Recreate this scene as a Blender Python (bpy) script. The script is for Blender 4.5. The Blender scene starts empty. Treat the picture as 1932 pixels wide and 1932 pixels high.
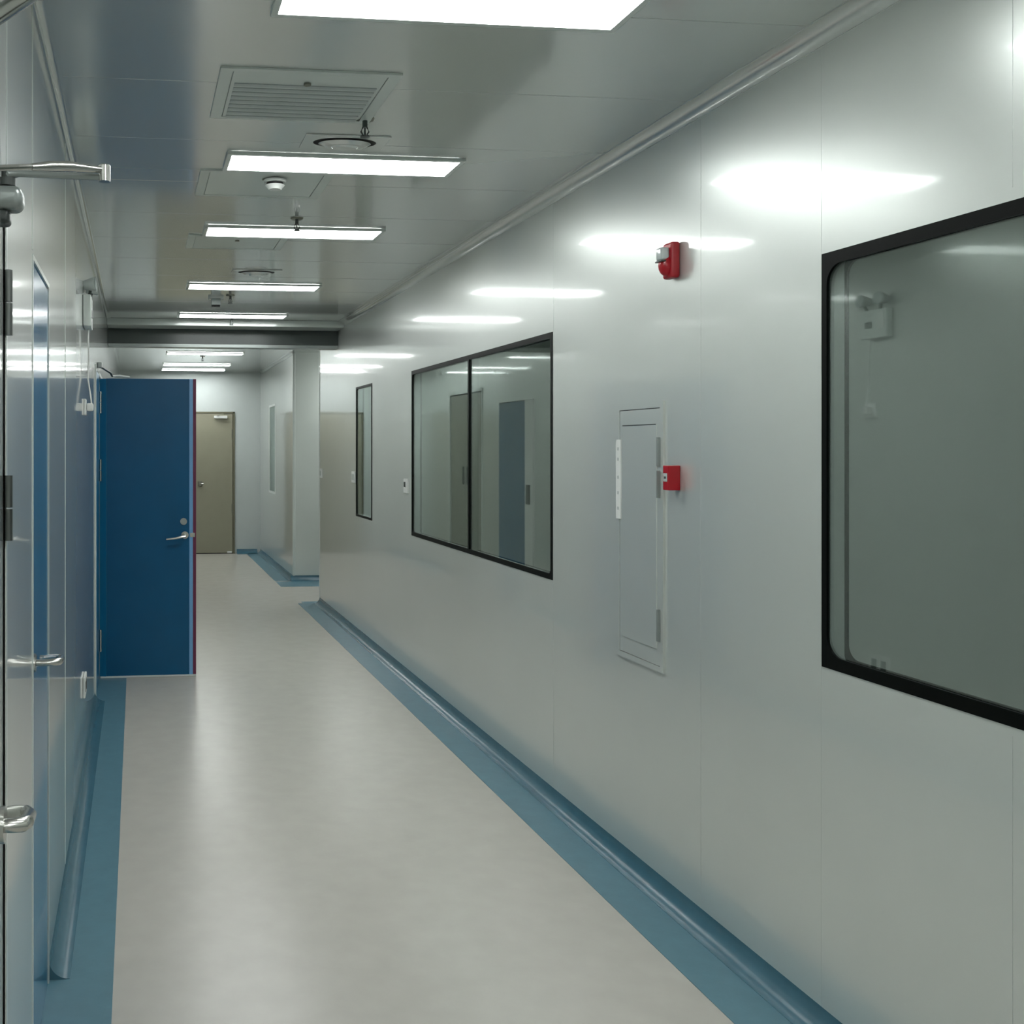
import bpy, bmesh, math, random
from mathutils import Vector, Matrix
random.seed(4)
S = bpy.context.scene
C = S.collection
PI = math.pi

# ------------------------------------------------------------------ camera, world, exposure
XL, XR, H = -0.262, 1.87, 2.75          # left wall, right wall, ceiling
YB, YF = -4.0, 15.2                      # wall behind the camera, far wall
cam = bpy.data.objects.new('camera', bpy.data.cameras.new('camera'))
C.objects.link(cam)
cam.location = (0, 0, 1.6)
cam.rotation_euler = (PI / 2, 0, -math.atan(208 / 1900))
cam.data.sensor_width = 36
cam.data.lens = 36 * 1900 / 1932
cam.data.shift_x = 0.2588
cam.data.shift_y = -0.0626
cam.data.clip_start = 0.05
S.camera = cam
w = bpy.data.worlds.new('world'); S.world = w; w.use_nodes = True
w.node_tree.nodes['Background'].inputs[0].default_value = (0.5, 0.55, 0.55, 1)
w.node_tree.nodes['Background'].inputs[1].default_value = 0.02
vs = S.view_settings
vs.view_transform = 'Standard'; vs.look = 'None'; vs.gamma = 1; vs.use_curve_mapping = False
vs.exposure = 1.36
cy = S.cycles
cy.max_bounces = 6; cy.diffuse_bounces = 4; cy.glossy_bounces = 4; cy.transmission_bounces = 2; cy.transparent_max_bounces = 8
cy.use_adaptive_sampling = True; cy.adaptive_threshold = 0.10; cy.adaptive_min_samples = 24
LAMP = 9.0                               # emission of the ceiling panels

# ------------------------------------------------------------------ materials
def nodes(name):
    m = bpy.data.materials.new(name); m.use_nodes = True
    nt = m.node_tree
    return m, nt, nt.nodes['Principled BSDF']

def mat(name, col, rough=0.4, metal=0.0, var=0.04, scale=6.0, bump=0.0, bscale=3.0, coat=0.0, crough=0.08, spec=0.5, stretch=None, aniso=0.0):
    m, nt, b = nodes(name)
    tc = nt.nodes.new('ShaderNodeTexCoord')
    mp = nt.nodes.new('ShaderNodeMapping')
    if stretch: mp.inputs['Scale'].default_value = stretch
    nt.links.new(tc.outputs['Object'], mp.inputs[0])
    n = nt.nodes.new('ShaderNodeTexNoise'); n.inputs['Scale'].default_value = scale; n.inputs['Detail'].default_value = 4
    nt.links.new(mp.outputs[0], n.inputs['Vector'])
    r = nt.nodes.new('ShaderNodeValToRGB')
    r.color_ramp.elements[0].position = 0.3; r.color_ramp.elements[1].position = 0.7
    r.color_ramp.elements[0].color = tuple(c * (1 - var) for c in col) + (1,)
    r.color_ramp.elements[1].color = tuple(min(1, c * (1 + var)) for c in col) + (1,)
    nt.links.new(n.outputs['Fac'], r.inputs[0]); nt.links.new(r.outputs[0], b.inputs['Base Color'])
    b.inputs['Roughness'].default_value = rough
    b.inputs['Metallic'].default_value = metal
    b.inputs['Specular IOR Level'].default_value = spec
    b.inputs['Coat Weight'].default_value = coat
    b.inputs['Coat Roughness'].default_value = crough
    if aniso:                            # vertical grain of the rolled sheet
        b.inputs['Anisotropic'].default_value = aniso
        tv = nt.nodes.new('ShaderNodeCombineXYZ'); tv.inputs['Z'].default_value = 1.0
        nt.links.new(tv.outputs[0], b.inputs['Tangent'])
    if bump:
        n2 = nt.nodes.new('ShaderNodeTexNoise'); n2.inputs['Scale'].default_value = bscale; n2.inputs['Detail'].default_value = 1
        nt.links.new(mp.outputs[0], n2.inputs['Vector'])
        bp = nt.nodes.new('ShaderNodeBump'); bp.inputs['Strength'].default_value = bump; bp.inputs['Distance'].default_value = 0.01
        nt.links.new(n2.outputs['Fac'], bp.inputs['Height'])
        nt.links.new(bp.outputs[0], b.inputs['Normal']); nt.links.new(bp.outputs[0], b.inputs['Coat Normal'])
    return m

M = {}
M['wall'] = mat('painted_steel_wall', (0.645, 0.68, 0.65), 0.30, metal=0.50, var=0.015, scale=2, bump=0.03, bscale=1.6, coat=1.0, crough=0.07, spec=0.5, aniso=0.3)
M['ceil'] = mat('painted_steel_ceiling', (0.70, 0.72, 0.70), 0.20, metal=0.50, var=0.015, scale=2, bump=0.03, bscale=1.2, coat=1.0, crough=0.10)
M['floor'] = mat('beige_vinyl', (0.43, 0.412, 0.375), 0.27, var=0.03, scale=9, bump=0.02, bscale=60)
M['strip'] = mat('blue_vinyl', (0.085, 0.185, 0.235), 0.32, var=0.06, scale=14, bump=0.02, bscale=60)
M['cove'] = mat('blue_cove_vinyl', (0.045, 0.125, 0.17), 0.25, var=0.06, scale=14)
M['alu'] = mat('white_aluminium', (0.58, 0.63, 0.60), 0.28, var=0.02, coat=0.5)
M['joint'] = mat('joint_sealant', (0.36, 0.40, 0.38), 0.4)
M['blue'] = mat('blue_door_paint', (0.001, 0.082, 0.19), 0.32, var=0.05, scale=4, spec=0.3)
M['blue2'] = mat('light_blue_edge', (0.16, 0.36, 0.62), 0.3)
M['maroon'] = mat('maroon_seal', (0.13, 0.012, 0.05), 0.5)
M['bluestile'] = mat('lit_blue_paint', (0.004, 0.13, 0.27), 0.3, coat=0.3)  # door blue made lighter: light on the angled stile put into the colour
M['beige'] = mat('olive_beige_door_paint', (0.255, 0.245, 0.18), 0.4, var=0.03)
M['olive'] = mat('grey_olive_door_paint', (0.16, 0.16, 0.125), 0.35, var=0.03)
M['beige_dark'] = mat('olive_door_frame_paint', (0.13, 0.125, 0.08), 0.4)
M['black'] = mat('black_screen_print', (0.0015, 0.0025, 0.002), 0.4, spec=0.08)
M['dark'] = mat('dark_grey_metal', (0.045, 0.055, 0.052), 0.35)
M['flatblack'] = mat('flat_black', (0.01, 0.01, 0.01), 0.7)  # flat black for dark fittings, slots and gaps
M['chrome'] = mat('brushed_steel', (0.55, 0.55, 0.52), 0.22, metal=1.0, var=0.05, scale=30)
M['silver'] = mat('silver_paint', (0.32, 0.35, 0.34), 0.32, metal=0.6)
M['white'] = mat('white_plastic', (0.68, 0.70, 0.68), 0.35, var=0.01)
M['greyp'] = mat('grey_plastic', (0.42, 0.46, 0.45), 0.4, var=0.01)
M['red'] = mat('red_plastic', (0.36, 0.004, 0.012), 0.3, var=0.05)
M['lens'] = mat('clear_strobe_lens', (0.45, 0.50, 0.49), 0.12, coat=1.0)
M['steel_dark'] = mat('dark_steel', (0.16, 0.17, 0.165), 0.3, metal=1.0)
M['brass'] = mat('bronze_metal', (0.22, 0.22, 0.18), 0.35, metal=0.9)
M['dimroom'] = mat('back_room_wall', (0.46, 0.50, 0.49), 0.5, var=0.02)

m, nt, b = nodes('lamp_diffuser')
b.inputs['Base Color'].default_value = (0.9, 0.9, 0.9, 1)
b.inputs['Emission Color'].default_value = (0.97, 1.0, 0.985, 1)
b.inputs['Emission Strength'].default_value = LAMP
M['lamp'] = m
m, nt, b = nodes('tinted_window_glass')
nt.nodes.remove(b)
g = nt.nodes.new('ShaderNodeBsdfGlossy'); g.inputs['Roughness'].default_value = 0.008; g.inputs['Color'].default_value = (0.88, 0.95, 0.92, 1)
t = nt.nodes.new('ShaderNodeBsdfTransparent'); t.inputs[0].default_value = (0.77, 0.80, 0.785, 1)
lw = nt.nodes.new('ShaderNodeLayerWeight'); lw.inputs['Blend'].default_value = 0.5
pw = nt.nodes.new('ShaderNodeMath'); pw.operation = 'POWER'; pw.inputs[1].default_value = 3.5
fr = nt.nodes.new('ShaderNodeMath'); fr.operation = 'MULTIPLY_ADD'; fr.inputs[1].default_value = 0.85; fr.inputs[2].default_value = 0.12
nt.links.new(lw.outputs['Facing'], pw.inputs[0]); nt.links.new(pw.outputs[0], fr.inputs[0])
mx = nt.nodes.new('ShaderNodeMixShader')
nt.links.new(fr.outputs[0], mx.inputs[0]); nt.links.new(t.outputs[0], mx.inputs[1]); nt.links.new(g.outputs[0], mx.inputs[2])
nt.links.new(mx.outputs[0], nt.nodes['Material Output'].inputs[0])
M['glass'] = m

# ------------------------------------------------------------------ mesh helpers (world coordinates)
class MB:
    def __init__(s): s.bm = bmesh.new()
    def box(s, x0, x1, y0, y1, z0, z1, bev=0.0, seg=2, rot=None, piv=None):
        r = bmesh.ops.create_cube(s.bm, size=1)
        vs_ = r['verts']
        bmesh.ops.scale(s.bm, vec=(abs(x1 - x0), abs(y1 - y0), abs(z1 - z0)), verts=vs_)
        bmesh.ops.translate(s.bm, vec=((x0 + x1) / 2, (y0 + y1) / 2, (z0 + z1) / 2), verts=vs_)
        if rot is not None:
            p = Vector(piv) if piv else Vector(((x0 + x1) / 2, (y0 + y1) / 2, (z0 + z1) / 2))
            bmesh.ops.rotate(s.bm, cent=p, matrix=Matrix.Rotation(rot, 3, 'Z'), verts=vs_)
        if bev:
            es = list({e for v in vs_ for e in v.link_edges})
            bmesh.ops.bevel(s.bm, geom=es, offset=bev, segments=seg, affect='EDGES', profile=0.5)
        return s
    def cyl(s, a, b, r, r2=None, n=16):
        a = Vector(a); b = Vector(b); d = b - a
        q = d.to_track_quat('Z', 'Y').to_matrix().to_4x4()
        bmesh.ops.create_cone(s.bm, cap_ends=True, segments=n, radius1=r, radius2=r if r2 is None else r2, depth=d.length,
                              matrix=Matrix.Translation((a + b) / 2) @ q)
        return s
    def sph(s, c, r, sc=(1, 1, 1), n=16):
        bmesh.ops.create_uvsphere(s.bm, u_segments=n, v_segments=n // 2, radius=r,
                                  matrix=Matrix.Translation(c) @ Matrix.Diagonal((*sc, 1)))
        return s
    def tube(s, pts, r, n=10, close=True):
        pts = [Vector(p) for p in pts]; rings = []
        up = Vector((0, 0, 1))
        for i, p in enumerate(pts):
            d = (pts[min(i + 1, len(pts) - 1)] - pts[max(i - 1, 0)]).normalized()
            u = d.cross(up)
            if u.length < 0.05: u = d.cross(Vector((1, 0, 0)))
            u.normalize(); v = d.cross(u)
            rr = r[i] if isinstance(r, (list, tuple)) else r
            rings.append([s.bm.verts.new(p + u * rr * math.cos(2 * PI * k / n) + v * rr * math.sin(2 * PI * k / n)) for k in range(n)])
        for a, b in zip(rings, rings[1:]):
            for k in range(n): s.bm.faces.new((a[k], a[(k + 1) % n], b[(k + 1) % n], b[k]))
        s.bm.faces.new(rings[0]); s.bm.faces.new(rings[-1])
        return s
    def sweep(s, prof, p0, p1):
        """closed profile of (u,z) extruded: p0,p1 functions mapping (u,z)->xyz"""
        a = [s.bm.verts.new(p0(u, z)) for u, z in prof]; b = [s.bm.verts.new(p1(u, z)) for u, z in prof]
        n = len(prof)
        for k in range(n): s.bm.faces.new((a[k], a[(k + 1) % n], b[(k + 1) % n], b[k]))
        s.bm.faces.new(a); s.bm.faces.new(b)
        return s
    def ring(s, x0, x1, y0, y1, z0, z1, t, ts, r, seg=8):
        """frame in the YZ plane between x0 and x1, width t (top/bottom), ts (sides), inner corner radius r"""
        iy0, iy1, iz0, iz1 = y0 + ts, y1 - ts, z0 + t, z1 - t
        inner, outer = [], []
        for cy, cz, a0, oy, oz in ((iy1 - r, iz1 - r, 0, y1, z1), (iy0 + r, iz1 - r, 90, y0, z1), (iy0 + r, iz0 + r, 180, y0, z0), (iy1 - r, iz0 + r, 270, y1, z0)):
            for k in range(seg + 1):
                a = math.radians(a0 + 90 * k / seg)
                inner.append((cy + r * math.cos(a), cz + r * math.sin(a))); outer.append((oy, oz))
        n = len(inner); corner = {}
        def V(x, p): return s.bm.verts.new((x, p[0], p[1]))
        I = {x: [V(x, p) for p in inner] for x in (x0, x1)}
        O = {x: {} for x in (x0, x1)}
        for x in (x0, x1):
            for p in set(outer): O[x][p] = V(x, p)
        for k in range(n):
            j = (k + 1) % n
            for x in (x0, x1):
                f = [I[x][k], I[x][j]] + ([O[x][outer[j]]] if outer[j] == outer[k] else [O[x][outer[j]], O[x][outer[k]]])
                s.bm.faces.new(f)
            s.bm.faces.new((I[x0][k], I[x0][j], I[x1][j], I[x1][k]))
            if outer[j] != outer[k]:
                s.bm.faces.new((O[x0][outer[k]], O[x0][outer[j]], O[x1][outer[j]], O[x1][outer[k]]))
        return s
    def build(s, name, m, parent=None, smooth=True):
        bmesh.ops.recalc_face_normals(s.bm, faces=s.bm.faces[:])
        me = bpy.data.meshes.new(name)
        off = Vector((0, 0, 0)); p = parent
        while p is not None: off += p.location; p = p.parent
        # origin at the base centre of the mesh
        xs = [v.co for v in s.bm.verts]
        lo = Vector((min(c.x for c in xs), min(c.y for c in xs), min(c.z for c in xs))); hi = Vector((max(c.x for c in xs), max(c.y for c in xs), max(c.z for c in xs)))
        o0 = Vector(((lo.x + hi.x) / 2, (lo.y + hi.y) / 2, lo.z))
        bmesh.ops.translate(s.bm, vec=-o0, verts=s.bm.verts[:])
        s.bm.to_mesh(me); s.bm.free()
        me.materials.append(M[m])
        if smooth:
            for f in me.polygons: f.use_smooth = True
            me.set_sharp_from_angle(angle=math.radians(35))
        o = bpy.data.objects.new(name, me); C.objects.link(o)
        o.parent = parent; o.location = o0 - off
        if smooth:
            wn = o.modifiers.new('weighted_normals', 'WEIGHTED_NORMAL'); wn.keep_sharp = True; wn.weight = 100
        return o

def tag(o, label=None, cat=None, group=None, kind=None):
    if label: o['label'] = label
    if cat: o['category'] = cat
    if group: o['group'] = group
    if kind: o['kind'] = kind
    return o
def thing(name, loc, label, cat, group=None, kind=None):
    o = bpy.data.objects.new(name, None); C.objects.link(o); o.location = loc; o.empty_display_size = 0.05
    return tag(o, label, cat, group, kind)
def dup(root, loc, label, group=None):
    def cp(o, parent):
        c = o.copy(); C.objects.link(c); c.parent = parent
        for ch in o.children: cp(ch, c)
        return c
    r = cp(root, None); r.location = loc; r['label'] = label
    if group: r['group'] = group
    return r
def struct(o, label=None, cat=None): return tag(o, label, cat, None, 'structure')

def pierced(b, x0, x1, y0, y1, z0, z1, holes):
    """wall slab parallel to the corridor with rectangular holes (ya,yb,za,zb)"""
    ys = sorted({y0, y1, *[v for h in holes for v in h[:2]]}); zs = sorted({z0, z1, *[v for h in holes for v in h[2:]]})
    bm = b.bm; vc = {}
    def V(x, y, z):
        k = (round(x, 4), round(y, 4), round(z, 4))
        if k not in vc: vc[k] = bm.verts.new((x, y, z))
        return vc[k]
    def solid(i, j):
        if i < 0 or j < 0 or i >= len(ys) - 1 or j >= len(zs) - 1: return False
        cy, cz = (ys[i] + ys[i + 1]) / 2, (zs[j] + zs[j + 1]) / 2
        return not any(h[0] < cy < h[1] and h[2] < cz < h[3] for h in holes)
    for i in range(len(ys) - 1):
        for j in range(len(zs) - 1):
            if not solid(i, j): continue
            a, c, d, e = ys[i], ys[i + 1], zs[j], zs[j + 1]
            for x in (x0, x1): bm.faces.new((V(x, a, d), V(x, c, d), V(x, c, e), V(x, a, e)))
            if not solid(i - 1, j): bm.faces.new((V(x0, a, d), V(x0, a, e), V(x1, a, e), V(x1, a, d)))
            if not solid(i + 1, j): bm.faces.new((V(x0, c, d), V(x0, c, e), V(x1, c, e), V(x1, c, d)))
            if not solid(i, j - 1): bm.faces.new((V(x0, a, d), V(x0, c, d), V(x1, c, d), V(x1, a, d)))
            if not solid(i, j + 1): bm.faces.new((V(x0, a, e), V(x0, c, e), V(x1, c, e), V(x1, a, e)))
    return b

# ------------------------------------------------------------------ large structure
T = 0.06
W1 = (0.60, 2.574, 1.001, 2.131)
W2 = (4.376, 6.723, 1.002, 2.125)
W3 = (7.893, 8.480, 1.018, 2.118)
W4 = (13.52, 14.18, 0.97, 2.20)
YC0, YC1 = 10.22, 11.98                   # side corridor opening
struct(MB().box(-2.4, 5.0, YB - .1, YF + .15, -0.12, 0.0).build('floor', 'floor', smooth=False), 'pale beige vinyl floor of the corridor', 'floor')
struct(MB().box(-2.4, 5.0, YB - .1, YF + .15, H, H + 0.1).build('ceiling', 'ceil', smooth=False), 'glossy grey steel panel ceiling', 'ceiling')
struct(pierced(MB(), XR, XR + T, YB, YC0, 0, H, [W1, W2, W3]).build('wall_right', 'wall', smooth=False), 'long glossy grey-white panel wall on the right with windows', 'wall')
struct(pierced(MB(), XR, XR + T, YC1, YF, 0, H, [W4]).build('wall_right_far', 'wall', smooth=False), 'right wall beyond the side corridor, with one narrow window', 'wall')
struct(MB().box(XR + T, 4.4, YC0 - .06, YC0, 0, H).build('wall_side_near', 'wall', smooth=False), 'near wall of the side corridor', 'wall')
struct(MB().box(XR + T, 4.4, YC1, YC1 + .06, 0, H).build('wall_side_facing', 'wall', smooth=False), 'pale wall of the side corridor that faces the viewer', 'wall')
struct(MB().box(4.4, 4.46, -4, YF, 0, H).build('wall_room_back', 'dimroom', smooth=False), 'grey wall at the back of the rooms behind the windows', 'wall')
struct(MB().box(XL - .4, 4.46, YB - .06, YB, 0, H).build('wall_rear', 'wall', smooth=False), 'end wall of the corridor behind the viewer', 'wall')
DA = (0.50, 2.055, 0.0, 2.09)             # double door near the viewer
DN = (2.60, 3.05, 0.0, 2.075)             # narrow blue door
DO = (7.09, 7.76, 0.0, 2.10)              # doorway of the open blue leaf
DB = (10.08, 10.84, 0.0, 2.10)
DG = (11.40, 12.60, 0.0, 2.27)
struct(pierced(MB(), XL - T, XL, YB, YF, 0, H, [DA, DN, DO, DB, DG]).build('wall_left', 'wall', smooth=False), 'glossy grey-white panel wall on the left with several doors', 'wall')
struct(MB().box(-2.2, -2.14, YB, YF, 0, H).build('wall_left_rooms', 'dimroom', smooth=False), 'back wall of the unlit rooms behind the left doors', 'wall')
struct(MB().box(-2.14, XL - T, 6.4, 6.46, 0, H).build('wall_left_partition', 'dimroom', smooth=False), 'partition inside the room behind the open blue door', 'wall')
BD = (0.29, 1.478)
fw = MB()
fw.box(XL - 2, BD[0], YF, YF + .06, 0, H); fw.box(BD[1], 4.4, YF, YF + .06, 0, H); fw.box(BD[0], BD[1], YF, YF + .06, 2.146, H)
struct(fw.build('wall_far', 'dimroom', smooth=False), 'end wall of the corridor around the olive double door', 'wall')

# floor edging: flat blue band plus cove
def edging(name, side, y0, y1, outer, lab, end_to=None):
    r = 0.062; xw = XR if side > 0 else XL
    b = MB()
    f = lambda u: xw - side * u
    wide = abs(xw - outer)
    b.sweep([(r - .004, 0), (wide, 0), (wide, 0.002), (r - .004, 0.002)], lambda u, z: (f(u), y0, z), lambda u, z: (f(u), end_to or y1, z))
    o = b.build(name, 'strip', smooth=False)
    struct(o, lab, 'skirting')
    b = MB()
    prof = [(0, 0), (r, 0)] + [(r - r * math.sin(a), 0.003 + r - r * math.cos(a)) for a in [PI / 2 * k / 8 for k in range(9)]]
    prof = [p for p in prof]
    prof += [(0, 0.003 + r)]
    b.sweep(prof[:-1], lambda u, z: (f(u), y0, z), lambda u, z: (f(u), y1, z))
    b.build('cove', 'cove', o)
    return o
edging('baseboard_right', 1, YB, YC0, 1.65, 'blue vinyl band and cove along the foot of the right wall', YC0 + .02)
edging('baseboard_right_far', 1, YC1, YF, 1.65, 'blue vinyl cove along the right wall beyond the side corridor')
edging('baseboard_left', -1, 3.07, 6.42, -0.07, 'blue vinyl band and cove along the foot of the left wall')
struct(MB().box(XL, -0.07, 6.42, 9.9, 0, 0.002).build('baseboard_left_doorway', 'strip', smooth=False), 'blue vinyl band under the open blue door', 'skirting')
struct(MB().box(XL - .05, -0.07, YB, 3.07, 0, 0.002).build('baseboard_left_near', 'strip', smooth=False), 'blue vinyl band in front of the near left doors', 'skirting')
edging('baseboard_left_far', -1, 12.7, YF, -0.07, 'blue vinyl cove at the far end of the left wall')
# cove of the side corridor's facing wall, and of the far wall
def edging_x(name, x0, x1, yw, outer, lab, xo):
    r = 0.062; b = MB()
    b.box(xo, x1, yw - outer, yw - r + .004, 0, 0.002)
    o = struct(b.build(name, 'strip', smooth=False), lab, 'skirting')
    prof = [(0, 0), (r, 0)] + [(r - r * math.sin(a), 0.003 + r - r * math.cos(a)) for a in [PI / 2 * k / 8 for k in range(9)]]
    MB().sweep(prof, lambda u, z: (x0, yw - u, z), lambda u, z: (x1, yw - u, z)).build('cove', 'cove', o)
edging_x('baseboard_side', XR - .03, 4.4, YC1, 0.50, 'blue vinyl cove at the foot of the side corridor wall', 1.65)
edging_x('baseboard_far', BD[1] + .03, XR - .05, YF, 0.12, 'blue vinyl cove beside the olive double door', BD[1] + .03)
struct(MB().box(1.70, XR, YC0 + .02, YC0 + .13, 0, 0.002).build('baseboard_corner', 'strip', smooth=False), 'blue vinyl return at the corridor corner', 'skirting')

# cornices
def cornice(name, side, y0, y1, r, lab):
    xw = XR if side > 0 else XL
    prof = [(0, H), (0, H - r)] + [(r - r * math.cos(a), H - r + r * math.sin(a)) for a in [PI / 2 * k / 8 for k in range(9)]]
    prof = [(0, H), (0, H - r - .006), (.004, H - r - .006)] + [(.004 + r - r * math.cos(a), H - r - .002 + (r - .002) * math.sin(a)) for a in [PI / 2 * k / 8 for k in range(9)]] + [(r + .012, H - .004), (r + .012, H)]
    struct(MB().sweep(prof, lambda u, z: (xw - side * u, y0, z), lambda u, z: (xw - side * u, y1, z)).build(name, 'ceil'), lab, 'cornice')
cornice('trim_1', 1, YB, YC0, 0.042, 'curved aluminium cornice where the right wall meets the ceiling')
cornice('trim_2', -1, YB, YF, 0.022, 'curved aluminium cornice where the left wall meets the ceiling')
cornice('trim_3', 1, YC1, YF, 0.03, 'curved cornice of the far right wall')
# vertical joints of the wall panels
b = MB()
for y in (0.77, 1.972, 3.175, 4.368): b.box(XR - .0008, XR, y - .0015, y + .0015, 0.07 if y not in (1.972, 0.77) else 2.16, H - .05)
for y in (0.77, 1.972): b.box(XR - .0008, XR, y - .0015, y + .0015, 0.07, 0.98)
b.box(XR - .0006, XR, 2.5785, 2.5800, 0.07, H - .05)
struct(b.build('trim_4', 'wall', smooth=False), 'thin vertical joints between the right wall panels', 'wall joint')
b = MB()
for y in (2.075, 2.585, 3.76): b.box(XL, XL + .0015, y - .006, y + .006, 0.07 if y > 3.07 or y < 2.1 else 2.1, H - .03)
struct(b.build('trim_5', 'alu', smooth=False), 'thin vertical joints between the left wall panels', 'wall joint')
b = MB()
for k, y in enumerate([-1.8 + .595 * i for i in range(18)]):
    if y < 8.9: b.box(XL + .03, XR - .06, y + .20 - .001, y + .20 + .001, H - .001, H)
struct(b.build('trim_6', 'ceil', smooth=False), 'fine cross joints between the ceiling panels', 'ceiling joint')
# corner profile where the right wall ends
struct(MB().box(XR - .004, XR + T + .004, YC0 - .02, YC0 + .006, 0.06, H, .003).build('trim_7', 'alu'), 'pale corner profile at the end of the right wall', 'corner trim')
struct(MB().box(XR - .006, XR + .03, YC1 - .006, YC1 + .03, 0.06, H, .012, 4).build('trim_8', 'alu'), 'rounded corner profile of the far wall', 'corner trim')

# ------------------------------------------------------------------ windows
def window(name, hole, lab, mull=None, t=0.034, ts=0.020, r=0.055, fm='black'):
    y0, y1, z0, z1 = hole
    root = thing(name, (XR, (y0 + y1) / 2, z0), lab, 'window', kind='structure')
    MB().ring(XR - .003, XR + .004, y0, y1, z0, z1, t, ts, r).build('window_frame', fm, root, smooth=False)
    MB().ring(XR + T - .004, XR + T + .003, y0, y1, z0, z1, t * .7, ts, r * .7).build('inner_frame', fm, root, smooth=False)
    MB().ring(XR + .012, XR + T - .006, y0, y1, z0, z1, .014, .014, .02).build('spacer', 'greyp', root, smooth=False)
    if mull:
        MB().box(XR - .004, XR + .005, mull - .012, mull + .012, z0 + .02, z1 - .02).build('mullion', fm, root, smooth=False)
        MB().box(XR + .012, XR + T - .006, mull - .008, mull + .008, z0 + .02, z1 - .02).build('mullion_core', 'greyp', root, smooth=False)
        for a, c in ((y0, mull), (mull, y1)):
            MB().box(XR + .004, XR + .008, a + .01, c - .01, z0 + .01, z1 - .01).build('pane', 'glass', root, smooth=False)
    else:
        MB().box(XR + .004, XR + .008, y0 + .004, y1 - .004, z0 + .004, z1 - .004).build('pane', 'glass', root, smooth=False)
    return root
window('window_1', W1, 'large near window with thick rounded black border on the right wall')
window('window_2', W2, 'wide two-pane black-edged window in the middle of the right wall', 5.53, t=.026, ts=.02, r=.02)
window('window_3', W3, 'narrow upright black-edged window near the end of the right wall', t=.018, ts=.02, r=.02)
window('window_4', W4, 'slim far window with pale frame beyond the side corridor', t=.03, ts=.06, r=.01, fm='alu')

# ------------------------------------------------------------------ doors
def hinge(b, x, y, z0, z1, r=0.011):
    b.cyl((x, y, z0), (x, y, (z0 + z1) / 2 - .0015), r); b.cyl((x, y, (z0 + z1) / 2 + .0015), (x, y, z1), r)
    return b
# --- open blue door
d = thing('door_1', (XL, 7.06, 0), 'deep blue door standing wide open across the left of the corridor', 'door', kind='structure')
MB().box(-0.212, 0.368, 7.06, 7.105, 0.012, 2.083, .002).build('door_leaf', 'blue', d)
MB().box(-0.256, -0.210, 7.052, 7.095, 0.012, 2.081, .002, rot=math.radians(-14), piv=(-0.210, 7.06, 0)).build('hinge_stile', 'bluestile', d)
MB().box(0.366, 0.392, 7.057, 7.105, 0.012, 2.083, .002).build('edge_band', 'blue2', d)['label'] = 'light blue metal edge band'
MB().box(0.392, 0.414, 7.059, 7.103, 0.012, 2.083, .002).build('edge_seal', 'maroon', d)['label'] = 'dark maroon rubber edge'
MB().box(-0.250, 0.412, 7.052, 7.060, 0.003, 0.014).build('drop_seal', 'white', d)['label'] = 'thin white drop seal'
for z0, z1 in ((1.84, 1.99), (1.37, 1.52), (0.19, 0.34)):
    hinge(MB(), XL + .012, 7.045, z0, z1, .009).build('hinge', 'chrome', d)
lv = MB().cyl((0.335, 7.06, 0.99), (0.335, 7.05, 0.99), .026); lv.cyl((0.335, 7.05, 0.99), (0.335, 7.0, 0.985), .008)
lv.tube([(0.338, 7.0, 0.985), (0.31, 6.997, 0.982), (0.26, 6.997, 0.972), (0.203, 7.0, 0.966)], [.010, .011, .009, .007]).build('lever_handle', 'chrome', d)
MB().cyl((0.326, 7.06, 1.085), (0.326, 7.048, 1.085), .024).box(.322, .330, 7.044, 7.049, 1.075, 1.097).build('keyhole_rose', 'silver', d)
MB().box(0.370, 0.405, 7.053, 7.058, 0.975, 1.005, .002).build('latch_plate', 'chrome', d)
ca = thing('door_closer', (XL, 7.0, 2.1), 'small door closer arm reaching onto the top of the open blue door', 'door closer')
MB().tube([(XL + .008, 6.86, 2.155), (-0.18, 6.98, 2.115), (-0.17, 7.07, 2.10)], .007).build('arm', 'dark', ca)
MB().tube([(-0.165, 7.075, 2.098), (-0.12, 7.075, 2.102), (-0.05, 7.075, 2.092)], .008).build('forearm', 'white', ca)
MB().box(XL + .001, XL + .03, 6.82, 6.90, 2.14, 2.175, .004).build('shoe', 'silver', ca)
b = MB(); b.box(XL - T, XL + .006, 7.775, 7.80, 0, 2.12); b.box(XL - T, XL + .006, 7.065, 7.80, 2.10, 2.125)
b.build('door_frame', 'alu', d)
struct(MB().box(XL, XL + .008, 6.43, 6.455, 0.0, 2.13, .002).build('trim_9', 'alu'), 'thin pale upright profile beside the open blue door', 'door trim')
struct(MB().box(XL, XL + .004, 6.46, 7.05, 0.0, 2.10).build('trim_10', 'bluestile', smooth=False), 'blue jamb panel beside the open blue door', 'door trim')

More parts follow.
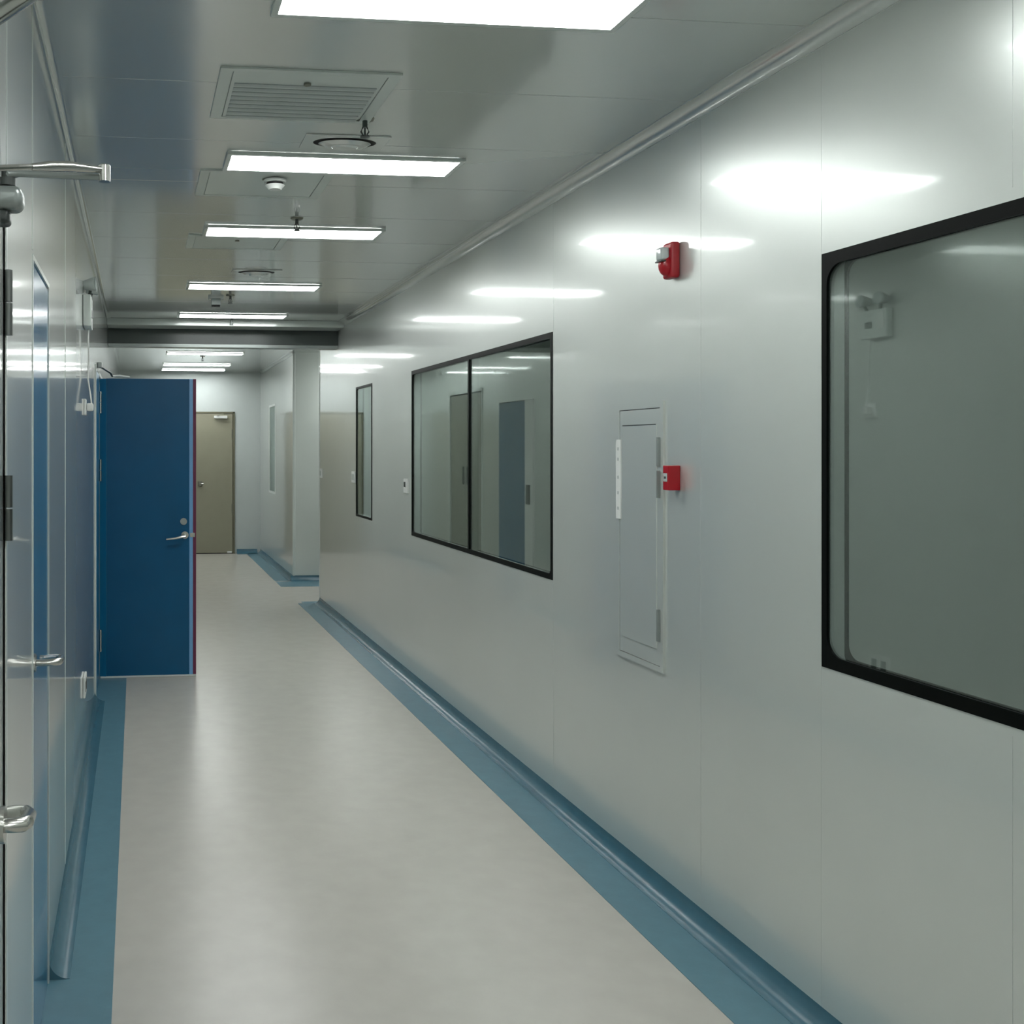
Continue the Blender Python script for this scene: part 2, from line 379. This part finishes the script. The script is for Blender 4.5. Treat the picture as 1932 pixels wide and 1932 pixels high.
# --- narrow blue door (near left)
d = thing('door_2', (XL, 2.83, 0), 'narrow glossy blue door closed in the near left wall', 'door', kind='structure')
M['bluegloss'] = mat('glossy_blue_paint', (0.025, 0.16, 0.30), 0.18, var=0.03, coat=0.4, crough=0.05)
MB().box(XL - .04, XL - .001, DN[0] + .004, DN[1] - .004, 0.004, DN[3] - .006, .001).build('door_leaf', 'bluegloss', d)
b = MB(); b.box(XL - .002, XL + .002, 2.585, 2.600, 0, 2.09); b.box(XL - .002, XL + .002, 3.05, 3.066, 0, 2.09); b.box(XL - .002, XL + .002, 2.6, 3.05, 2.077, 2.09)
b.build('door_frame', 'alu', d, smooth=False)
lv = MB().cyl((XL - .001, 2.62, 1.050), (XL + .006, 2.62, 1.050), .024)
lv.tube([(XL + .004, 2.62, 1.050), (XL + .045, 2.62, 1.050), (XL + .058, 2.627, 1.050), (XL + .063, 2.645, 1.048), (XL + .062, 2.72, 1.040), (XL + .052, 2.745, 1.037), (XL + .020, 2.752, 1.035), (XL + .003, 2.752, 1.035)], [.009, .0095, .010, .010, .0095, .009, .008, .008], 12).build('lever_handle', 'chrome', d)

# --- near double door: hinged leaf ajar (far) and closed leaf (near)
d = thing('door_3', (XL, 2.04, 0), 'white door leaf standing ajar at the left edge, seen almost edge-on', 'door', kind='structure')
ang = math.atan2(0.084, 0.70)
def onleaf(s_, off=0.0):              # s_ along the leaf from the hinge toward the viewer
    return (XL - .002 + s_ * math.sin(ang) + off * math.cos(ang), 2.045 - s_ * math.cos(ang) + off * math.sin(ang))
def leafbox(b, s0, s1, o0, o1, z0, z1, bev=0.0):
    x, y = onleaf((s0 + s1) / 2, (o0 + o1) / 2)
    b.box(x - (o1 - o0) / 2, x + (o1 - o0) / 2, y - (s1 - s0) / 2, y + (s1 - s0) / 2, z0, z1, bev, 3, rot=ang)
    return b
leafbox(MB(), .0, .70, -.04, 0, .008, 2.08, .001).build('door_leaf', 'wall', d)
for z0, z1 in ((1.825, 1.955), (1.415, 1.545), (0.20, 0.33)):
    x, y = onleaf(-.004, .010)
    hinge(MB(), x, y, z0, z1, .0085).build('hinge', 'steel_dark', d)
x, y = onleaf(.555, 0.0)
lv = MB(); lv.cyl((x, y, 1.052), (x + .008, y, 1.052), .026)
lv.tube([(x + .004, 1.49, 1.052), (-.178, 1.49, 1.052), (-.166, 1.498, 1.050), (-.162, 1.515, 1.047), (-.164, 1.58, 1.034), (-.173, 1.612, 1.028), (-.190, 1.625, 1.024), (-.206, 1.628, 1.022)], [.010, .0105, .011, .011, .0105, .010, .010, .009], 14).build('lever_handle', 'chrome', d)
b = MB(); b.box(XL - T, XL + .003, .485, .50, 0, 2.105); b.box(XL - T, XL + .003, 2.055, 2.07, 0, 2.105); b.box(XL - T, XL + .003, .50, 2.055, 2.09, 2.105)
b.build('door_frame', 'alu', d, smooth=False)
def closer(yp, lab):
    c = thing('door_closer', (XL, yp, 1.96), lab, 'door closer', 'door closers on the left')
    return c
c = closer(1.6, 'silver door closer with a folded arm sticking out over the near left door')
MB().box(-.262, -.176, 1.585, 1.635, 1.970, 2.008, .014, 4).build('body', 'silver', c)
MB().box(-.262, -.196, 1.592, 1.630, 1.948, 1.972, .008, 3).build('end_cap', 'dark', c)
px, py = -.202, 1.61
MB().cyl((px, py, 2.010), (px, py, 2.022), .014).cyl((px, py, 2.02), (px, py, 2.034), .009).build('spindle', 'dark', c)
E_ = Vector((-0.050, 1.585, 2.030))
MB().tube([(px, py, 2.026), (px + .004, py - .004, 2.028), (px + .018, py - .002, 2.030), (E_.x, E_.y, 2.022)], [.008, .008, .0055, .005]).build('main_arm', 'silver', c)
MB().tube([(E_.x, E_.y, 2.033), (-.10, 1.555, 2.029), (-.13, 1.535, 2.023), (-.155, 1.51, 2.014)], [.005, .0078, .0078, .005], 12).tube([(-.15, 1.515, 2.016), (-.20, 1.47, 2.000), (-.245, 1.40, 1.985)], .0045).build('forearm', 'chrome', c)
MB().cyl((E_.x, E_.y, 2.015), (E_.x, E_.y, 2.040), .0090).sph((E_.x, E_.y, 2.040), .0085, (1, 1, .4)).build('elbow_joint', 'chrome', c)
d = thing('door_4', (XL, .9, 0), 'closed white door leaf just beside the viewer on the left', 'door', kind='structure')
MB().box(XL - .04, XL - .002, .505, 1.33, .008, 2.085, .001).build('door_leaf', 'wall', d)
c = closer(.95, 'chrome door closer arm cutting the upper left corner of the photo')
MB().box(XL - .002, XL + .04, .80, 1.05, 1.985, 2.045, .010).build('body', 'silver', c)
MB().tube([(XL + .02, 1.14, 2.05), (-.16, 1.075, 2.045), (-.125, 1.02, 2.043), (-.098, .992, 2.046)], [.010, .012, .013, .011], 12).build('forearm', 'chrome', c)
MB().tube([(XL + .03, .95, 2.04), (-.16, 1.03, 2.062), (-.100, .985, 2.062)], .008).build('main_arm', 'dark', c)
MB().cyl((-.096, .986, 2.036), (-.096, .986, 2.070), .012).build('elbow_joint', 'chrome', c)

# --- doors further along the left wall (seen in the window reflections)
d = thing('door_5', (XL, 10.46, 0), 'closed blue door far along the left wall, seen reflected in the two-pane window', 'door', kind='structure')
MB().box(XL - .04, XL + .004, DB[0] + .01, DB[1] - .004, .006, 2.09, .001).build('door_leaf', 'blue', d)
MB().box(XL - .01, XL + .02, 9.84, 10.05, 0.0, 2.10, .003).build('door_frame', 'white', d)['label'] = 'white upright frame'
MB().box(XL + .02, XL + .03, 9.9, 10.0, 1.02, 1.22, .004).build('lock_plate', 'flatblack', d)
d = thing('door_6', (XL, 12.0, 0), 'grey-olive door at the far end of the left wall, seen reflected in glass', 'door', kind='structure')
for a, c_ in ((DG[0] + .01, 12.0 - .003), (12.0 + .003, DG[1] - .01)):
    MB().box(XL - .05, XL - .01, a, c_, .006, 2.255, .001).build('door_leaf', 'olive', d)
b = MB(); b.box(XL - T, XL + .008, DG[0] - .03, DG[0], 0, 2.30); b.box(XL - T, XL + .008, DG[1], DG[1] + .03, 0, 2.30); b.box(XL - T, XL + .008, DG[0], DG[1], 2.27, 2.30)
b.build('door_frame', 'alu', d, smooth=False)
for y in (11.92, 12.08): MB().box(XL - .01, XL + .012, y - .012, y + .012, 1.15, 1.37, .004).build('pull_handle', 'flatblack', d)

# --- far double door
d = thing('door_7', (0.884, YF, 0), 'olive beige double door closing the far end of the corridor', 'door', kind='structure')
MB().box(BD[0] + .03, .881, YF - .012, YF + .03, .012, 2.12, .003).build('door_leaf', 'beige', d)
MB().box(.887, BD[1] - .035, YF - .012, YF + .03, .012, 2.12, .003).build('door_leaf', 'beige', d)
b = MB(); b.box(BD[0], BD[0] + .027, YF - .02, YF + .05, 0, 2.146); b.box(BD[1] - .030, BD[1], YF - .02, YF + .05, 0, 2.146); b.box(BD[0], BD[1], YF - .02, YF + .05, 2.124, 2.146)
b.build('door_frame', 'beige_dark', d, smooth=False)
MB().box(BD[0] + .03, BD[1] - .03, YF - .01, YF + .03, 0, .012).build('threshold', 'flatblack', d)
MB().box(.915, .985, YF - .04, YF - .012, 1.02, 1.10, .01).build('lock_case', 'brass', d)
MB().tube([(.95, YF - .045, 1.06), (.96, YF - .06, 1.06), (1.0, YF - .06, 1.06)], .01).build('lever_handle', 'chrome', d)
for z in (1.75, .62): MB().box(BD[1] - .05, BD[1] - .030, YF - .022, YF - .012, z, z + .13, .002).build('hinge', 'brass', d)
MB().box(1.36, 1.43, YF - .03, YF - .012, .01, .035, .003).build('bottom_pivot', 'white', d)
c = thing('door_closer', (1.25, YF, 2.06), 'small pale door closer on top of the far olive door', 'door closer')
MB().box(1.16, 1.36, YF - .055, YF - .013, 2.045, 2.085, .006).build('body', 'white', c)
MB().tube([(1.2, YF - .06, 2.09), (1.30, YF - .14, 2.105), (1.40, YF - .05, 2.115)], .007).build('arm', 'brass', c)

# ------------------------------------------------------------------ beam across the ceiling
bm_ = thing('smoke_curtain_box', (0.8, 9.25, 2.52), 'dark grey smoke curtain box spanning the ceiling halfway down the corridor', 'smoke curtain')
MB().box(XL + .001, XR - .001, 8.98, 9.40, 2.690, H - .001, .003).build('head_plate', 'alu', bm_)
MB().box(XL + .002, XR - .002, 9.25, 9.40, 2.555, 2.690, .002).build('curtain_case', 'dark', bm_)
MB().box(XL + .002, XR - .002, 9.255, 9.39, 2.525, 2.555, .002).build('bottom_rail', 'silver', bm_)

# ------------------------------------------------------------------ ceiling lamps
def lamp(y, wy, label, lm='lamp'):
    L = thing('ceiling_lamp', (0.824, y, H - .014), label, 'ceiling lamp', 'flush light panels on the corridor ceiling')
    x0, x1, y0, y1, z = .350, 1.298, y - wy / 2, y + wy / 2, H
    f = MB(); t = .018
    for q in ((x0, x1, y0, y0 + t), (x0, x1, y1 - t, y1), (x0, x0 + t, y0 + t, y1 - t), (x1 - t, x1, y0 + t, y1 - t)):
        f.box(q[0], q[1], q[2], q[3], z - .014, z - .001)
    f.build('lamp_frame', 'alu', L, smooth=False)
    MB().box(x0 + t, x1 - t, y0 + t, y1 - t, z - .010, z - .002).build('diffuser', lm, L, smooth=False)
    return L
lab = {2.51: 'largest, nearest white light panel at the top edge of the photo', 4.0: 'second light panel from the viewer, behind the square air diffuser',
       5.29: 'third light panel, with a sprinkler just in front of it', 7.11: 'fourth light panel from the viewer, in front of the small detector',
       8.68: 'fifth light panel, the last one before the dark curtain box', 11.12: 'thin sliver of light panel right behind the dark curtain box',
       12.2: 'light panel beyond the dark curtain box, nearest of the three far ones', 13.85: 'middle of the three far light panels above the blue door',
       14.75: 'farthest light panel, close to the end wall', 1.05: 'light panel overhead just behind the top edge of the view'}
L0 = lamp(2.51, .245, lab[2.51])
for y in (4.0, 5.29, 7.11, 8.68, 12.2, 13.85, 14.75, 1.05): dup(L0, (0.824, y, H - .014), lab[y])
lo = lamp(11.12, .22, 'unlit light panel showing as a dull sliver right behind the dark curtain box', 'white')
for y in (-.5, -2.0, -3.4): dup(L0, (0.824, y, H - .014), 'light panel on the ceiling behind the viewer')

m, nt, b = nodes('dim_fill_emitter')  # emitter for the fill lights added behind the windows
b.inputs['Emission Color'].default_value = (0.95, 1.0, 0.97, 1); b.inputs['Emission Strength'].default_value = 8.5
M['dimfill'] = m
def added_fill_lamp(x, y, label, m_):  # unseen lamp added only for its light
    L = thing('added_fill_lamp', (x, y, H - .014), label, 'ceiling lamp')
    MB().box(x - .15, x + .15, y - .45, y + .45, H - .010, H - .002).build('diffuser', m_, L, smooth=False)
    MB().box(x - .17, x + .17, y - .47, y + .47, H - .006, H - .001).build('lamp_frame', 'alu', L, smooth=False)
for y, t_ in ((0.8, 'nearest'), (5.4, 'middle'), (8.6, 'farthest')):
    added_fill_lamp(2.35, y, 'added dim fill light for the rooms behind the right windows, ' + t_ + ' of three', 'dimfill')  # added so the glass of the right windows reads brighter
added_fill_lamp(2.9, 11.1, 'added fill light on the ceiling of the side corridor', 'lamp')  # added to brighten the facing wall of the side corridor

# ------------------------------------------------------------------ ceiling fittings
def hatch(x0, x1, y0, y1, label, louvre):
    h = thing('access_panel', ((x0 + x1) / 2, y0, H - .01), label, 'access panel', 'square panels set in the ceiling')
    f = MB(); t = .038
    for q in ((x0, x1, y0, y0 + t * .6), (x0, x1, y1 - t * .6, y1), (x0, x0 + t, y0 + t * .6, y1 - t * .6), (x1 - t, x1, y0 + t * .6, y1 - t * .6)):
        f.box(q[0], q[1], q[2], q[3], H - .007, H - .0005)
    f.build('panel_frame', 'alu', h, smooth=False)
    MB().box(x0 + t - .004, x1 - t + .004, y0 + t * .6 - .004, y1 - t * .6 + .004, H - .0025, H - .0005).build('gap', 'joint', h, smooth=False)
    MB().box(x0 + t + .003, x1 - t - .003, y0 + t * .6 + .003, y1 - t * .6 - .003, H - .006, H - .002, .001).build('panel_plate', 'alu', h, smooth=False)
    if louvre:
        b = MB(); n = 9; a = y0 + .12; e = y1 - .04
        for k in range(n):
            y = a + (e - a) * k / (n - 1)
            b.box(x0 + t + .015, x1 - t - .015, y, y + .020, H - .009, H - .006)
        b.build('louvre', 'greyp', h, smooth=False)
    MB().cyl((( x0 + x1) / 2, y0 + .10, H - .013), ((x0 + x1) / 2, y0 + .10, H - .008), .012).build('latch', 'brass', h)
    return h
hatch(.252, .812, 3.02, 3.485, 'square return-air panel with louvres nearest the viewer on the ceiling', True)
hatch(.262, .822, 4.145, 4.56, 'square ceiling panel behind the second light panel, under the white smoke detector', False)
hatch(.278, .822, 5.42, 5.77, 'square ceiling panel just behind the third light panel', False)

def sprinkler(x, y, label):
    s = thing('sprinkler_head', (x, y, H - .07), label, 'sprinkler', 'sprinklers along the ceiling')
    MB().cyl((x, y, H - .006), (x, y, H - .0005), .030, .034, 20).build('escutcheon', 'brass', s)
    MB().cyl((x, y, H - .03), (x, y, H - .006), .009).tube([(x - .008, y, H - .03), (x - .014, y, H - .045), (x - .005, y, H - .060)], .003, 8).tube([(x + .008, y, H - .03), (x + .014, y, H - .045), (x + .005, y, H - .060)], .003, 8).build('frame_arms', 'dark', s)
    MB().cyl((x, y, H - .064), (x, y, H - .061), .017, n=20).build('deflector', 'dark', s)
    MB().cyl((x, y, H - .058), (x, y, H - .032), .003).build('bulb', 'dark', s)
    return s
s0 = sprinkler(.793, 3.455, 'sprinkler head nearest the viewer, beside the square air diffuser')
dup(s0, (.797, 4.985, H - .07), 'sprinkler head in front of the third light panel')
dup(s0, (.70, 7.55, H - .07), 'sprinkler head just behind the fourth light panel')
dup(s0, (.835, 8.88, H - .07), 'sprinkler head between the fifth light panel and the dark curtain box')
dup(s0, (.82, 12.6, H - .07), 'farthest sprinkler head, beyond the dark curtain box')

def diffuser(x, y, label):
    D = thing('air_diffuser', (x, y, H - .03), label, 'air diffuser', 'square air diffusers')
    MB().box(x - .16, x + .16, y - .08, y + .08, H - .006, H - .0005, .002).build('outer_plate', 'ceil', D)
    b = MB()
    b.cyl((x, y, H - .0065), (x, y, H - .0055), .12, n=28)
    bmesh.ops.scale(b.bm, vec=(1, .52, 1), space=Matrix.Translation((-x, -y, 0)), verts=b.bm.verts[:])
    b.build('dark_slot', 'flatblack', D)
    for r, z in ((.100, .022), (.06, .028)):
        b = MB(); b.cyl((x, y, H - z), (x, y, H - z + .012), r * .75, r, n=28)
        bmesh.ops.scale(b.bm, vec=(1, .52, 1), space=Matrix.Translation((-x, -y, 0)), verts=b.bm.verts[:])
        b.build('cone', 'ceil', D)
    return D
d0 = diffuser(.775, 3.715, 'square air diffuser with a round dark slot, in front of the second light panel')
dup(d0, (.775, 6.52, H - .03), 'square air diffuser in front of the fourth light panel')

def smoke(x, y, label):
    H = 2.75 - .0105
    s = thing('smoke_detector', (x, y, H - .05), label, 'smoke detector')
    MB().cyl((x, y, H - .012), (x, y, H - .0005), .046, .050, 24).build('base', 'white', s)
    MB().cyl((x, y, H - .022), (x, y, H - .012), .034, .036, 24).build('sensing_gap', 'flatblack', s)
    MB().cyl((x, y, H - .040), (x, y, H - .022), .026, .042, 24).build('cap', 'white', s)
    return s
smoke(.585, 4.25, 'round white smoke detector behind the second light panel')
q = thing('detector_box', (.60, 7.66, H - .07), 'small grey box detector hanging behind the fourth light panel', 'detector')
MB().cyl((.60, 7.66, H - .015), (.60, 7.66, H - .0005), .06, n=20).build('base', 'white', q)
MB().box(.565, .635, 7.63, 7.69, H - .062, H - .015, .004).build('housing', 'greyp', q)
MB().box(.570, .630, 7.635, 7.685, H - .070, H - .062).build('sensor_face', 'flatblack', q)

# ------------------------------------------------------------------ fittings on the right wall
a = thing('strobe_sounder', (XR, 3.33, 2.19), 'red fire alarm sounder with clear strobe lens high on the right wall', 'fire alarm')
MB().box(XR - .034, XR - .0005, 3.297, 3.362, 2.190, 2.315, .010, 3).build('base', 'red', a)
MB().sph((XR - .034, 3.33, 2.235), .030, (.95, .85, 1.25)).build('horn', 'red', a)
MB().box(XR - .064, XR - .032, 3.312, 3.350, 2.252, 2.297, .007, 3).build('strobe_lens', 'lens', a)['label'] = 'clear strobe lens'
MB().box(XR - .066, XR - .032, 3.310, 3.352, 2.246, 2.252, .002).build('lens_rim', 'dark', a)
a = thing('manual_call_point', (XR, 3.32, 1.453), 'small red fire alarm call point beside the white hatch door', 'call point')
MB().box(XR - .044, XR - .0005, 3.299, 3.338, 1.453, 1.539, .003).build('housing', 'red', a)
MB().box(XR - .0455, XR - .0435, 3.308, 3.332, 1.483, 1.512, .0008).build('label_plate', 'greyp', a)['label'] = 'pale label plate'
MB().box(XR - .0462, XR - .0453, 3.314, 3.326, 1.493, 1.501).build('push_mark', 'dark', a)

a = thing('wall_hatch', (XR, 3.575, .79), 'tall white flush hatch door on the right wall beneath the red alarm sounder', 'hatch')
f = MB(); X0 = XR - .008
f.box(X0, XR - .0003, 3.402, 3.424, .815, 1.745); f.box(X0, XR - .0003, 3.728, 3.750, .815, 1.745)
f.box(X0, XR - .0003, 3.402, 3.750, 1.745, 1.768); f.box(X0, XR - .0003, 3.402, 3.750, .795, .815)
f.build('hatch_frame', 'wall', a, smooth=False)
MB().box(XR - .0015, XR - .0003, 3.422, 3.730, .812, 1.748).build('gap', 'dark', a, smooth=False)
MB().box(XR - .006, XR - .001, 3.426, 3.726, .817, 1.742, .001).build('hatch_door', 'wall', a, smooth=False)
MB().box(XR - .0095, XR - .0055, 3.446, 3.706, .875, 1.685, .002).build('raised_panel', 'wall', a, smooth=False)
MB().box(XR - .0100, XR - .0090, 3.45, 3.70, 1.683, 1.687).build('fold_line', 'dark', a, smooth=False)
for z0, z1 in ((1.533, 1.640), (1.42, 1.52), (.906, 1.022)):
    MB().box(XR - .020, XR - .006, 3.420, 3.430, z0, z1, .003).build('hinge', 'silver', a)
st = MB().box(XR - .0105, XR - .0060, 3.714, 3.752, 1.325, 1.632).build('sticker', 'white', a, smooth=False); st['label'] = 'long white paper sticker'
for z in (1.36, 1.42, 1.48, 1.55, 1.59): MB().box(XR - .0112, XR - .0104, 3.728, 3.740, z, z + .012).build('printed_mark', 'greyp', st, smooth=False)

def plate(y0, y1, z0, z1, label, slot=True):
    s = thing('wall_switch', (XR, (y0 + y1) / 2, z0), label, 'switch', 'white wall switches')
    MB().box(XR - .012, XR - .0005, y0, y1, z0, z1, .003).build('switch_plate', 'white', s)
    zc = (z0 + z1) / 2
    if slot: MB().box(XR - .0145, XR - .0115, y0 + (y1 - y0) * .5, y1 - .015, zc - .008, zc + .028, .001).build('rocker', 'dark', s)
    else: MB().box(XR - .0145, XR - .0115, y0 + .02, y1 - .02, zc - .025, zc + .025, .001).build('rocker', 'greyp', s)
    return s
plate(6.79, 6.90, 1.285, 1.385, 'white switch with dark rocker beside the far edge of the two-pane window')
plate(8.50, 8.62, 1.30, 1.395, 'white switch just past the narrow window', False)
plate(10.06, 10.15, 1.295, 1.39, 'white switch at the far corner of the right wall', False)

# ------------------------------------------------------------------ fittings on the left wall
e = thing('emergency_light', (XL, 5.07, 2.195), 'white twin-spot emergency light high on the left wall', 'emergency light')
MB().box(XL + .0005, XL + .040, 4.965, 5.165, 2.195, 2.350, .006).build('battery_box', 'alu', e)
MB().box(XL + .040, XL + .043, 5.07, 5.12, 2.25, 2.285).build('indicator_window', 'dark', e)
MB().box(XL + .040, XL + .042, 4.98, 5.03, 2.24, 2.33).build('printed_label', 'white', e)
for y, dy in ((5.02, -.02), (5.12, .02)):
    MB().cyl((XL + .03, y, 2.35), (XL + .035, y + dy * .5, 2.375), .008).build('bracket', 'dark', e)
    h = MB().cyl((XL + .005, y + dy * .6, 2.40), (XL + .06, y + dy, 2.405), .022, .036, 20).build('spot_head', 'greyp', e)
    MB().cyl((XL + .060, y + dy, 2.405), (XL + .064, y + dy * 1.02, 2.4053), .034, n=20).build('spot_lens', 'lens', h)
s = thing('power_socket', (XL, 5.12, 1.77), 'white wall socket with a plug, below the emergency light', 'socket')
MB().box(XL + .0005, XL + .010, 5.08, 5.17, 1.765, 1.845, .002).build('socket_plate', 'white', s)
s = thing('plug_and_cord', (XL, 5.12, 1.78), 'white plug and looping cord hanging from the emergency light', 'power cord')
MB().box(XL + .011, XL + .045, 5.105, 5.145, 1.785, 1.825, .008).build('plug', 'white', s)
MB().tube([(XL + .036, 5.125, 1.823), (XL + .030, 5.122, 1.87), (XL + .018, 5.12, 1.95), (XL + .022, 5.115, 2.05), (XL + .020, 5.11, 2.15), (XL + .022, 5.10, 2.194)], .004, 8).build('cord', 'white', s)
s = thing('power_socket', (XL, 5.05, .38), 'low white double socket near the floor on the left wall', 'socket')
MB().box(XL + .0005, XL + .012, 4.98, 5.13, .375, .475, .003).build('socket_plate', 'white', s)
for y in (5.02, 5.09): MB().box(XL + .012, XL + .014, y - .018, y + .018, .40, .45).build('outlet', 'dark', s)
